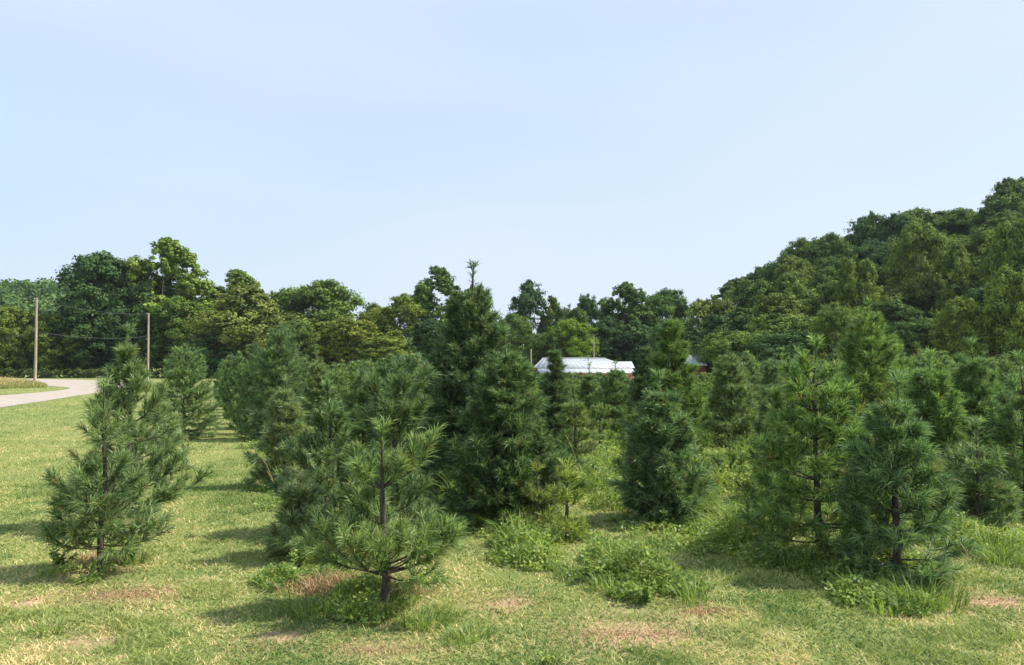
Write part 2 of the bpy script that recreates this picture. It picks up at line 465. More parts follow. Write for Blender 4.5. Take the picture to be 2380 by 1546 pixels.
def tuft_mesh(name, n, r, h, seed, mat=None, wd=0.010, lean=0.9, tmu=0.35):
    rg = np.random.default_rng(seed)
    a = rg.random(n) * 2 * PI; q = r * 0.5 * np.sqrt(rg.random(n))
    x, y = q * np.cos(a), q * np.sin(a)
    hh = h * (0.45 + 0.65 * rg.random(n))
    ln = lean * (0.2 + rg.random(n))
    aa = a + rg.normal(0, 0.6, n)
    P0 = np.stack([x, y, np.zeros(n)], -1); S_ = []
    fz = aa + PI / 2 + rg.normal(0, .5, n)
    sd_ = np.stack([np.cos(fz), np.sin(fz), np.zeros(n)], -1) * wd / 2
    rings = []
    for k_, t_ in enumerate((0, .33, .66, 1)):
        out = ln * t_ ** 1.8 * hh * 0.9
        p = P0 + np.stack([np.cos(aa) * out, np.sin(aa) * out, hh * (t_ - 0.28 * t_ ** 3 * ln)], -1)
        wk = (1, 1, .7, 0.02)[k_]
        rings += [p - sd_ * wk, p + sd_ * wk]
    V = np.stack(rings, 1).reshape(-1, 3)
    b = np.arange(n)[:, None] * 8
    F = np.concatenate([b + [2 * i_, 2 * i_ + 1, 2 * i_ + 3, 2 * i_ + 2] for i_ in range(3)], 0)
    return nmesh(name, V, F, np.repeat(np.clip(rg.normal(tmu, .2, n), 0, 1), 8), mat or M_weed)

# big single tufts of uncut grass, each a plant of its own
TUFTS = [(2150, 1400, .36, .24, 260, 'bushy clump of long dark grass in front of the right-hand pair of pines'),
         (2060, 1420, .22, .16, 120, 'low tuft just left of the bushy grass clump at right'),
         (1850, 1325, .24, .30, 150, 'upright tuft of long green grass left of the open pine trunk at right'),
         (2300, 1290, .26, .30, 150, 'dark tall grass tuft behind the bushy clump at far right'),
         (1610, 1400, .16, .24, 50, 'thin pale grass tuft with arching blades at the end of the middle weed strip'),
         (860, 1425, .34, .20, 200, 'spray of long green grass in front of the front pine trunk'),
         (990, 1455, .22, .16, 120, 'long grass tuft right of the front pine trunk'),
         (740, 1425, .26, .17, 120, 'long grass tuft left of the front pine at its shadow'),
         (1090, 1490, .24, .12, 110, 'low leafy grass tuft below the long tuft right of the front pine'),
         (120, 1465, .2, .09, 80, 'low pale grass tuft at the lower left corner'),
         (2330, 1310, .2, .2, 80, 'short grass tuft at the right edge of the picture'),
         (1420, 1372, .22, .17, 110, 'bright green tuft in the middle weed strip'),
         (1330, 1335, .18, .14, 80, 'small tuft at the far end of the middle weed strip'),
         (310, 1310, .15, .17, 70, 'little green tuft at the foot of the front left pine')]
for k, (px, py, r_, h_, n_, lb) in enumerate(TUFTS):
    x, y = G(px, py)
    o = ob('grass_tuft', tuft_mesh('grass_tuft', int(n_ * 1.5), r_ * 1.5, h_ * .85, 40 + k, wd=0.0065, lean=1.15), loc=(x, y, T(x, y)))
    tag(o, lb, 'grass tuft', 'uncut grass tufts between the rows')

# leafy weed plants
def weed_plant(seed, h, r, n):
    rg = np.random.default_rng(seed); st = Geo(); Ps = []
    for s_ in range(9):
        a = rg.random() * 2 * PI; L = h * (0.6 + .5 * rg.random()); o_ = r * (0.3 + .8 * rg.random())
        P = np.array([[math.cos(a) * o_ * t_ ** 1.3, math.sin(a) * o_ * t_ ** 1.3, L * t_] for t_ in np.linspace(0, 1, 6)])
        st.tube(P, np.linspace(.004, .001, 6), 4)
        for q in range(n // 9):
            t_ = 0.15 + 0.85 * rg.random(); i_ = min(int(t_ * 5), 4); Ps.append(P[i_] + (P[i_ + 1] - P[i_]) * (t_ * 5 - i_))
    Ps = np.array(Ps); V, F = leaves_tri(Ps, 0.018 + 0.03 * rg.random(len(Ps)), 0.4, rg)
    return st.mesh('stem', M_weed, True), nmesh('foliage', V, F, np.repeat(np.clip(rg.normal(.45, .2, len(Ps)), 0, 1), 4), M_weed)
PLANTS = [(305, 1310, .20, .10, 'leafy green weed right of the front left pine trunk'),
          (140, 1320, .14, .12, 'low dark leafy weed left of the front left pine trunk'),
          (690, 1330, .26, .14, 'leafy weed clump left under the front pine'),
          (1500, 1405, .16, .16, 'broad-leaved weed at the near end of the middle weed strip'),
          (1370, 1350, .18, .16, 'broad-leaved weed in the middle of the central weed strip'),
          (1240, 1262, .2, .14, 'pale leafy weed in front of the big dense pine'),
          (1180, 1240, .22, .14, 'light green weed with arching stems at the foot of the big dense pine'),
          (1600, 1215, .24, .2, 'leafy weed right of the bushy pine in the fourth row'),
          (1700, 1225, .26, .2, 'leafy weed between the fourth row pine and the open pine'),
          (2200, 1255, .26, .22, 'leafy weed behind the right-hand pair of pines'),
          (430, 1045, .2, .2, 'small broad-leaved weed right of the aisle-side dense pine'),
          (1990, 1350, .2, .16, 'dark leafy weed between the two right-hand pine trunks')]
for k, (px, py, h_, r_, lb) in enumerate(PLANTS):
    x, y = G(px, py); e = empty('weed_plant', (x, y, T(x, y)))
    tag(e, lb, 'weed', 'leafy weeds between the pines')
    a, b = weed_plant(80 + k, h_, r_, 420)
    ob('stem', a, e); ob('foliage', b, e)

# tall thin seed stalks leaning out of the weeds
STALKS = [(1350, 1130, .75, -.25), (1590, 1180, .6, -.1), (660, 1215, .55, -.3), (760, 1395, .4, -.2), (2250, 1395, .38, .04), (640, 1150, .5, -.35), (1640, 1120, .6, .3), (1370, 1120, .65, .12),
          (1120, 1225, .35, -.35), (1150, 1228, .38, .15), (1700, 1190, .45, -.4), (1460, 1090, .6, .25)]
for k, (px, py, h_, ln) in enumerate(STALKS):
    gg = Geo(); ts = np.linspace(0, 1, 8)
    gg.tube(np.c_[ln * h_ * ts ** 1.6, 0.05 * h_ * ts, h_ * ts * (1 - .1 * ts)], np.linspace(.003, .0016, 8), 4)
    for q in range(3):
        t_ = .75 + .08 * q; b0 = np.array([ln * h_ * t_ ** 1.6, .05 * h_ * t_, h_ * t_ * (1 - .1 * t_)])
        gg.tube([b0, b0 + [.03 * (1 if q % 2 else -1), 0, .05], b0 + [.05 * (1 if q % 2 else -1), 0, .08]], [.002, .003, .001], 4)
    x, y = G(px, py)
    o = ob('weed_stalk', gg.mesh('weed_stalk', M_meadow), loc=(x, y, T(x, y)))
    me = o.data; at = me.attributes.new('tint', 'FLOAT', 'POINT'); at.data.foreach_set('value', np.full(len(me.vertices), .75, np.float32))
    tag(o, 'thin dry weed stalk leaning up out of the weed strips', 'weed stalk', 'thin dry weed stalks')

# reddish dead stalks under the two front pines
def dead(px, py, rx, ry, n, h):
    x0, y0 = G(px, py); x = x0 + rng.normal(0, rx, n); y = y0 + rng.normal(0, ry, n)
    return blades(x, y, h * (0.5 + rng.random(n)), np.full(n, .006), 0.15 + .9 * rng.random(n), np.clip(rng.normal(.55, .3, n), 0, 1), rng)
V, F, t = cat([dead(800, 1375, .16, .12, 1500, .13), dead(930, 1385, .08, .10, 500, .12), dead(250, 1300, .14, .14, 700, .07), dead(290, 1385, .24, .12, 2200, .02), dead(880, 1512, .22, .05, 900, .015), dead(1450, 1474, .30, .06, 1300, .015), dead(1650, 1424, .12, .06, 500, .03), dead(1215, 1405, .12, .05, 300, .015), dead(1130, 1215, .25, .15, 500, .03), dead(2330, 1395, .2, .05, 400, .015), dead(640, 1350, .05, .07, 60, .1)])
tag(ob('dead_grass', nmesh('dead_grass', V, F, t, M_dead)), 'reddish brown dead grass under the two front pines', 'dead grass', kind='stuff')

# tall meadow grass on the inside of the road bend
n = 26000
x0, y0 = G(-30, 897)
xs = rng.uniform(-1, 1, n); ys = rng.uniform(-1, 1, n); kp = (xs ** 2 + ys ** 2) < 1; xs, ys = xs[kp], ys[kp]
mx_, my_ = XZ(-130, 900, 72)[0] + xs * 7.5, 72 + ys * 9
hh = (0.9 * np.sqrt(np.clip(1 - xs ** 2 - ys ** 2, 0, 1)) + .15) * (0.75 + .4 * rng.random(len(xs)))
V, F, t = blades(mx_, my_, hh * 1.3, np.full(len(xs), .05), .15 + .5 * rng.random(len(xs)), np.clip(rng.normal(.45, .3, len(xs)) + hh * .2, 0, 1), rng)
V2 = V
tint_h = np.clip((V[:, 2]) / 1.1, 0, 1) * .8 + (t - .5) * .3
tag(ob('meadow_grass', nmesh('meadow_grass', V, F, np.clip(tint_h, 0, 1), M_meadow)), 'tall brownish meadow grass inside the road bend', 'meadow grass', kind='stuff')

# ------------------------------------------------------------------ pines
class Pine:
    def __init__(s, seed):
        s.r = random.Random(seed); s.rg = np.random.default_rng(seed); s.g = Geo(); s.sh = []; s.tw = 0.6
    def branch(s, p, az, el, L, lvl, maxl, up=0.5, twig=1.0, needle_from=None):
        r = s.r; ns = 5 if lvl == 0 else (4 if lvl == 1 else 2)
        P = [np.array(p, float)]; e = el; a = az
        for k in range(ns):
            d = np.array([math.cos(a) * math.cos(e), math.sin(a) * math.cos(e), math.sin(e)])
            P.append(P[-1] + d * L / ns); e = min(e + up / ns + r.uniform(-.1, .1), 1.45); a += r.uniform(-.15, .15)
        P = np.array(P)
        r0 = (0.0035 + 0.010 * L) * (1 if lvl == 0 else .6)
        if lvl < 2: s.g.tube(P, np.linspace(r0, .0015, ns + 1), 5 if lvl == 0 else 4)
        nf = needle_from if needle_from is not None else (0.45 if lvl == 0 else 0.15)
        for k in range(ns):
            if (k + 1) / ns > nf: s.sh.append((P[k], P[k + 1]))
        tf = getattr(s, 'tuft', 1)
        if lvl < maxl:
            fr = [.4, .65, .88] if lvl == 0 else [.6]
            for f in fr:
                i = min(int(f * ns), ns - 1); q = P[i] + (P[i + 1] - P[i]) * (f * ns - i)
                for sd_ in (-1, 1):
                    if r.random() < 0.16: continue
                    l2 = max(.05, (L * (1.05 - f) * .62 + (.05 if lvl == 0 else .02)) * r.uniform(.7, 1.2)) * twig * tf
                    s.branch(q, a + sd_ * r.uniform(.5, 1.0), e - .25 + r.uniform(-.3, .35), l2, lvl + 1, maxl, up * .6, twig)
            for q in range(2):
                s.branch(P[-1], a + r.uniform(-.8, .8), e + r.uniform(-.4, .4), (.05 + .14 * L) * r.uniform(.7, 1.1) * tf, 2, maxl, .1, twig)
    def trunk(s, h, r0, lean=(0, 0), k=10):
        z = np.linspace(0, h, k); wob = s.rg.normal(0, .008, (k, 2)).cumsum(0) * (h / 1.5); wob[0] = 0
        s.P = np.c_[wob[:, 0] + lean[0] * z, wob[:, 1] + lean[1] * z, z - 0.02 * (z == 0)]
        s.g.tube(s.P, r0 * (1 - z / h) ** .8 + (.009 if r0 > .045 else .003), 8); s.h = h
    def at(s, z):
        return np.array([np.interp(z, s.P[:, 2], s.P[:, 0]), np.interp(z, s.P[:, 2], s.P[:, 1]), z])
    def whorl(s, z, n, L, el, maxl=2, up=.5, twig=1.0, az0=None, jit=.25, nf=None):
        a0 = s.r.uniform(0, 6.28) if az0 is None else az0
        for k in range(n):
            s.branch(s.at(z + s.r.uniform(-.02, .02)), a0 + k * 2 * PI / n + s.r.uniform(-.3, .3), el + s.r.uniform(-.15, .2), L * s.r.uniform(1 - jit, 1 + jit), 0, maxl, up, twig, nf)
    def leader(s, z0, tuft=True, bare=False):
        if bare: s.sh.append((s.at(z0), s.at(z0 + .12))); return
        s.sh.append((s.at(z0), s.at((z0 + s.h) / 2))); s.sh.append((s.at((z0 + s.h) / 2), s.at(s.h)))
        for q in range(5 if tuft else 0):
            s.branch(s.at(s.h - .01), q * 1.25, .95, .09, 2, 0)
    def needles(s, per_m, nl, wd, bent, amin=8, amax=50, droop=.22):
        per_m *= .50; wd *= 1.85; nl *= 1.08
        P0 = np.array([a for a, b in s.sh]); P1 = np.array([b for a, b in s.sh]); L = np.linalg.norm(P1 - P0, axis=1)
        cnt = np.maximum(1, (L * per_m * (0.7 + .6 * s.rg.random(len(L)))).astype(int)); idx = np.repeat(np.arange(len(L)), cnt); n = len(idx)
        D = ((P1 - P0) / (L[:, None] + 1e-9))[idx]; t = s.rg.random(n) ** .75
        ref = s.rg.normal(0, 1, (n, 3)); U = np.cross(D, ref); U /= np.linalg.norm(U, axis=1, keepdims=True) + 1e-9
        ang = np.radians(amax - (amax - amin) * s.rg.random(n))
        dr = D * np.cos(ang)[:, None] + U * np.sin(ang)[:, None]
        B = P0[idx] + (P1 - P0)[idx] * t[:, None]
        ln = (nl * (0.65 + .5 * s.rg.random(n)) * (0.75 + .5 * s.rg.random(len(L)))[idx])[:, None]
        sd_ = np.cross(dr, s.rg.normal(0, 1, (n, 3))); sd_ /= np.linalg.norm(sd_, axis=1, keepdims=True) + 1e-9; sd_ *= wd / 2
        shade = s.rg.normal(0, .22, len(L))[idx]
        tint = np.clip(.40 + shade + s.rg.normal(0, .20, n), 0, .87); tint = np.where((s.rg.random(len(L)) < .035)[idx], .97, tint)
        g_ = np.array([[0, 0, -1.]])
        if bent:
            mid = B + dr * ln * .5; tip = mid + dr * ln * .5 + g_ * ln * droop
            V = np.stack([B - sd_, B + sd_, mid + sd_ * .9, mid - sd_ * .9, tip], 1).reshape(-1, 3); b = np.arange(n)[:, None] * 5
            return V, np.concatenate([b + [0, 1, 2], b + [0, 2, 3], b + [3, 2, 4]], 0), np.repeat(tint, 5)
        tip = B + dr * ln + g_ * ln * droop
        V = np.stack([B - sd_, B + sd_, tip], 1).reshape(-1, 3)
        return V, np.arange(n)[:, None] * 3 + np.array([[0, 1, 2]]), np.repeat(tint, 3)
    def meshes(s, per_m, nl, wd, bent=True, **kw):
        V, F, t = s.needles(per_m, nl, wd, bent, **kw)
        return s.g.mesh('trunk', M_bark), nmesh('foliage', V, F, t, M_needle)

def cone_pine(seed, h, Rr, z0=.08, sp=.2, nb=6, p=.9, el=.45, maxl=2, up=.6, twig=1., leader=.18, jit=.22, r0=None, bulge=.18, lean=(0, 0), nf=None):
    P = Pine(seed); P.trunk(h, r0 or (.012 + .013 * h), lean)
    z = z0
    while z < h - leader:
        f = (z - z0) / (h - z0)
        L = Rr * (1 - f) ** p * min(1, .92 + (z - z0) / bulge * .08) + .015
        e_ = el - .62 + .80 * f
        P.tuft = 1 - .45 * max(0, f - .55) / .45
        P.whorl(z, nb if f < .75 else max(4, nb - 3), L / math.cos(min(max(e_ + up * .4, 0), 1.1)) * .86, e_, maxl, up, twig * (1 - .25 * f), None, jit, nf)
        z += sp * P.r.uniform(.8, 1.2)
    P.leader(h - leader, bare=leader > .5)
    return P

def place_pine(loc, ms, color, label, group=None, rz=0, sc=(1, 1, 1), name='pine_tree'):
    e = empty(name, loc, rz); e.scale = sc
    tag(e, label, 'pine tree', group)
    a = ob('trunk', ms[0], e); b = ob('foliage', ms[1], e)
    b.color = (*color, 1)
    return e

BLUE, MID, YEL, DRK, PALE = (.88, 1.02, 1.22), (1., 1.05, 1.), (1.45, 1.35, .75), (.62, .72, .75), (1.25, 1.22, 1.3)

# --- A : front left pine
P = Pine(101); P.trunk(1.49, .026)
for z_, n_, L_, e_ in ((.20, 7, .38, -.1), (.32, 7, .37, .05), (.44, 7, .35, .2), (.56, 6, .27, .35), (.70, 4, .17, .5)):
    P.whorl(z_, n_, L_, e_, 2, .6, .85)
P.branch(P.at(.5), PI, .35, .46, 0, 2, .4, .7)
for q in range(15):
    P.branch(P.at(.98 + .012 * q), q * 2.4, .2 + .07 * q, .15, 1, 2, .3, .8)
P.sh.append((P.at(.98), P.at(1.16)))
for q in range(4): P.branch(P.at(1.46), q * 1.6, .9, .05, 2, 0)
x, y = G(234, 1330)
place_pine((x, y, 0), P.meshes(480, .098, .0027), (1.0, 1.06, 1.0), 'small front left pine with a needle ball on its bare leader above red dead grass')
# --- B
P = Pine(102); P.trunk(1.98, .03, (-.035, 0))
for z_, n_, L_, e_ in ((.22, 6, .48, .0), (.40, 6, .46, .15), (.62, 6, .46, .25), (.85, 6, .44, .3), (1.06, 6, .40, .35), (1.24, 6, .30, .4), (1.40, 5, .20, .55), (1.52, 4, .13, .6), (1.66, 4, .10, .8)):
    P.whorl(z_, n_, L_, e_, 2, .6, .8)
P.branch(P.at(.34), -.1, .3, .60, 0, 2, .75, .6); P.branch(P.at(.24), -.1, .0, .80, 0, 2, .75, .55); P.branch(P.at(.2), -.5, 0., .6, 0, 2, .6, .6)
P.leader(1.74)
x, y = G(299, 1226)
place_pine((x, y, 0), P.meshes(560, .095, .0028), MID, 'open leggy pine with long low branches reaching right over the aisle')
# --- D
P = Pine(103); P.trunk(1.17, .029)
P.whorl(.235, 9, .50, .10, 2, .7, .9, 0.1, .12); P.branch(P.at(.24), 3.05, .1, .58, 0, 2, .5, .8); P.whorl(.28, 7, .40, .35, 2, .7, .9); P.whorl(.31, 4, .2, .5, 2, .5, .8)
P.branch(P.at(.55), 3.0, .45, .30, 0, 2, .5, .8); P.branch(P.at(.56), 2.2, .4, .24, 0, 2, .5, .8); P.whorl(.80, 5, .20, .5, 2, .6, .85)
P.branch(P.at(.82), 0.1, .35, .44, 0, 2, .5, .8); P.branch(P.at(.82), .4, .6, .32, 0, 2, .5, .8); P.branch(P.at(.82), 2.9, .5, .26, 0, 2, .5, .8)
P.leader(.92)
x, y = G(893, 1415)
place_pine((x, y, 0), P.meshes(520, .098, .0027), (1.08, 1.14, .95), 'small front pine with a bare trunk between its bottom skirt and its top tuft')
# --- E
P = Pine(104); P.trunk(1.58, .026)
P.whorl(.2, 7, .42, .2, 2, .6, .8); P.whorl(.36, 6, .34, .45, 2, .6, .8); P.whorl(.64, 4, .20, .5, 2, .7, .8); P.whorl(.92, 6, .34, .35, 2, .7, .9); P.whorl(1.06, 5, .3, .4, 2, .6, .9); P.whorl(1.22, 7, .33, .6, 2, .5, .9)
P.leader(1.3)
x, y = G(908, 1292)
place_pine((x, y, 0), P.meshes(480, .100, .0030), (.74, .84, .82), 'pine with a fan-shaped top directly behind the small front pine')
# --- F
P = Pine(105); P.trunk(1.40, .026)
P.whorl(.12, 7, .44, .15, 2, .6, .9); P.whorl(.28, 7, .44, .3, 2, .6, .9); P.whorl(.48, 6, .38, .45, 2, .6, .9); P.whorl(.66, 5, .3, .55, 2, .6, .8); P.whorl(.92, 6, .26, .75, 2, .5, .8); P.leader(1.05)
x, y = G(755, 1240)
place_pine((x, y, 0), P.meshes(560, .095, .0032), (.84, .95, .95), 'pine with a brown leader and upswept arms left of the front pine')
x, y = G(700, 1290)
place_pine((x, y, 0), cone_pine(106, .62, .27, .06, .12, 6, .6, .4).meshes(600, .095, .003), PALE, 'low pale bushy pine at the left foot of the front pine')

HERO = [  # px, base py, top py, half width px, seed, kind, colour, label
 (662, 1132, 880, 70, 107, 'dense', PALE, 'pale blue-green pine on the right edge of the aisle'),
 (1165, 1215, 772, 132, 108, 'dense', (.66, .78, .72), 'broad dense pine in the centre with long needles to the ground'),
 (1094, 1150, 626, 150, 109, 'tall', DRK, 'tallest dark pine with a bare leader rising above the tree line'),
 (1316, 1256, 1092, 34, 110, 'young', YEL, 'small yellow-green sapling right of the broad dense pine'),
 (1250, 1235, 1095, 44, 111, 'young', (1.25, 1.15, .8), 'ragged yellowish young pine at the right foot of the broad dense pine'),
 (1342, 1100, 900, 48, 112, 'open', (1.1, 1.12, .95), 'thin see-through pine between the broad dense pine and the weeds'),
 (1288, 1062, 790, 44, 113, 'dense', DRK, 'dark pointed pine in front of the left end of the white roof'),
 (1426, 1010, 842, 60, 214, 'dense', (.8, .95, .85), 'squat dark pine in front of the right end of the white roof'),
 (1568, 1105, 722, 84, 115, 'layer', (.85, .98, .70), 'tall tiered dark pine right of the white roof'),
 (1503, 1045, 782, 56, 116, 'dense', DRK, 'narrow grey-green pine left of the tall tiered pine'),
 (1545, 1212, 874, 108, 117, 'dense', (.82, .95, .95), 'bushy pine in the fourth row with weeds climbing its foot'),
 (1617, 1196, 1052, 44, 118, 'young', (1.3, 1.3, .75), 'yellow-green young pine right of the bushy fourth row pine'),
 (1698, 1040, 800, 84, 119, 'dense', MID, 'full pine with two tips right of the tall tiered pine'),
 (398, 1115, 1000, 40, 143, 'young', PALE, 'knee-high pale pine right of the leggy pine at the aisle edge'),
 (1372, 1000, 846, 30, 140, 'dense', (.85, .98, .85), 'narrow pine tip just left of the squat dark pine'),
 (1480, 1090, 960, 46, 141, 'young', (1.0, 1.05, .8), 'low ragged pine in the weeds left of the bushy fourth row pine'),
 (1395, 1060, 950, 44, 142, 'young', (1.0, 1.05, .85), 'low loose pine in the weeds under the squat dark pine'),
 (1699, 1128, 1040, 42, 120, 'young', (.8, .9, .7), 'low dark bushy pine below the full two-tipped pine'),
 (1852, 1070, 812, 80, 121, 'dense', (.9, 1.05, 1.0), 'pointed pine left behind the open pine at right'),
 (1910, 1300, 795, 175, 122, 'wide', (.98, 1.12, .80), 'large open green pine with a forked dark trunk at right'),
 (2085, 1345, 880, 128, 123, 'wide', (.88, 1.02, 1.0), 'blue-green pine with a whorl of bare arms, front of the right-hand pair'),
 (2036, 1120, 700, 150, 124, 'dense', (.98, 1.1, .8), 'tall bright pine with a narrow tip behind the right-hand pair'),
 (2178, 1180, 825, 105, 125, 'dense', (.95, 1.1, .85), 'medium pine right of the tall bright pine'),
 (2265, 1150, 795, 122, 126, 'dense', (.85, 1.0, .88), 'rounded pine with one thin leader near the right edge'),
 (2276, 1215, 985, 85, 127, 'open', (.9, 1.0, .95), 'low spreading pine with yellowing lower twigs near the right edge'),
 (2385, 1195, 828, 95, 128, 'open', (.95, 1.08, 1.0), 'pine cut by the right edge of the picture'),
 (428, 1018, 804, 78, 129, 'round', (.95, 1.08, 1.0), 'dense conical pine on the left side of the aisle'),
 (362, 1092, 905, 56, 130, 'open', PALE, 'faint pale young pine left of the dense conical pine'),
 (645, 1022, 758, 76, 131, 'round', (.85, .98, 1.0), 'large dense pine on the right side of the aisle'),
 (594, 985, 798, 42, 132, 'round', DRK, 'dark pine left of the large dense pine beside the aisle'),
 (845, 1060, 845, 66, 133, 'dense', (.75, .9, .8), 'dark full pine behind the fan-topped pine'),
 (965, 1075, 862, 56, 134, 'dense', (.9, 1.05, 1.0), 'pine in the gap between the fan-topped pine and the tallest pine'),
 (735, 1040, 820, 52, 135, 'dense', MID, 'conical pine right of the large dense aisle pine'),
]
hero_xy = []
for (px, py, ty, hw, seed, kind, col, lb) in HERO:
    x, y = G(px, py); z = XZ(px, ty, y)[1]; h = z; Rr = hw / FP * y
    k = y / 8.0
    if kind == 'dense': P = cone_pine(seed, h - .04, Rr * 1.18, .04, .14, 11, 1.0, .35, 2, .6, .95, .28, .30, nf=.12); A = (max(180, 560 / k), .10, .0034 * k ** .8, k < 1.3)
    elif kind == 'round': P = cone_pine(seed, h - .03, Rr * 1.12, .04, .15, 11, .55, .30, 2, .6, .95, .16, .16, nf=.12); A = (max(180, 560 / k), .10, .0034 * k ** .8, False)
    elif kind == 'tall':
        P = cone_pine(seed, h, Rr * 1.1, .1, .14, 10, .78, .35, 2, .7, .9, .50, .16, nf=.12, r0=.05); A = (430, .10, .0040, True)
        for q in range(5):
            tp = P.at(h - .01); P.g.tube([tp, tp + np.array([math.cos(q * 1.26) * .022, math.sin(q * 1.26) * .022, .035])], [.005, .003], 4)
    elif kind == 'layer': P = cone_pine(seed, h - .04, Rr * 1.1, .06, .19, 11, .85, .35, 2, .7, 1., .2, .28, nf=.12); A = (520, .11, .005, False)
    elif kind == 'young': P = cone_pine(seed, h, Rr, .1, .19, 4, .6, .5, 2, .7, .9, .12, .3); A = (330, .09, .0032 * k ** .5, True)
    elif kind == 'open': P = cone_pine(seed, h - .04, Rr * 1.08, .1, .20, 8, .78, .4, 2, .65, .95, .27, .28); A = (max(260, 520 / k), .10, .0033 * k ** .7, k < 1.3)
    elif kind == 'wide': P = cone_pine(seed, h - .04, Rr * 1.08, .14, .19, 8, .85, .4, 2, .65, .95, .30, .25, bulge=.5, r0=.034); A = (560, .10, .0030, True)
    place_pine((x, y, T(x, y)), P.meshes(*A), col, lb)
    hero_xy.append((x, y))
for a in ((234, 1330), (299, 1226), (893, 1415), (908, 1292), (755, 1240), (700, 1290)): hero_xy.append(G(*a))

# --- the rest of the rows: shared shapes, every tree an object with trunk and foliage
rr = random.Random(77)
MIDP = [cone_pine(200 + i, 1.9, .76, .06, .19, 9, .85, .4, 2, .65, .95, .24, .22, nf=.15).meshes(280, .11, .007, False) for i in range(4)]
FARP = [cone_pine(220 + i, 1.9, .80, .06, .22, 7, .85, .4, 1, .65, 1.1, .22, .2).meshes(420, .14, .016, False) for i in range(4)]
cnt = 0
cand = []
for k, rl in enumerate(ROW_ALL):
    a = 6.0 + rr.uniform(0, 1)
    while a < (95 if k < 3 else 62):
        a += 1.75 * rr.uniform(.85, 1.2) * (1 if a < 30 else 1.35)
        x, y = from_row(rl + rr.uniform(-.12, .12) + (.12 if k == 1 else 0), a)
        if y < 8.5: continue
        px = CX + x / y * FP
        if px < -100 or px > 2520: continue
        if k == 0 and y < 70: continue
        if min((x - hx) ** 2 + (y - hy) ** 2 for hx, hy in hero_xy) < (1.0 if y < 16 else .8) ** 2: continue
        if k == 1 and y < 17.5: continue
        if k == 2 and y < 11.5: continue
        if k == 3 and y < 10: continue
        if 1200 < px < 1780 and y < 18: continue
        if rr.random() < .08: continue
        cand.append((y, x, k))
cand.sort()
cand = cand[:262]
for (y, x, k) in cand:
    px = CX + x / y * FP
    if k <= 1: h = rr.uniform(1.95, 2.25)
    elif px > 1500: h = rr.uniform(1.3, 2.15) if y < 25 else rr.uniform(1.5, 2.3)
    else: h = rr.uniform(1.4, 2.1)
    if 1230 < px < 1520: h = min(h, 1.42)
    elif 1520 <= px < 1665: h = min(h, 1.4)
    if y < 13 and k > 2: h = rr.uniform(1.2, 1.7)
    ms = rr.choice(MIDP if y < 26 else FARP)
    c = rr.choice([(.82, .95, .9), (.95, 1.05, .95), (1.05, 1.15, .85), (.75, .88, .85), (.9, 1.02, 1.08), (1.15, 1.15, .9)])
    s_ = h / 1.9; w_ = s_ * rr.uniform(.9, 1.15) * (.66 if k <= 1 else 1)
    if k == 0: lb, gr = 'pine in the left row beyond the dense conical pine', 'far pines of the row left of the aisle'
    elif k == 1: lb, gr = 'pine in the row lining the right side of the aisle', 'far pines of the row right of the aisle'
    elif px > 1700: lb, gr = ('medium pine among the crowded rows at right' if y < 26 else 'distant small pine far back in the rows at right'), ('crowded pines at right' if y < 26 else 'distant pines at right')
    else: lb, gr = ('medium pine among the crowded rows in the middle' if y < 26 else 'distant small pine far back in the middle rows'), ('crowded pines in the middle' if y < 26 else 'distant pines in the middle')
    place_pine((x, y, T(x, y)), ms, c, lb, gr, rr.uniform(0, 6.28), (w_, w_, s_))

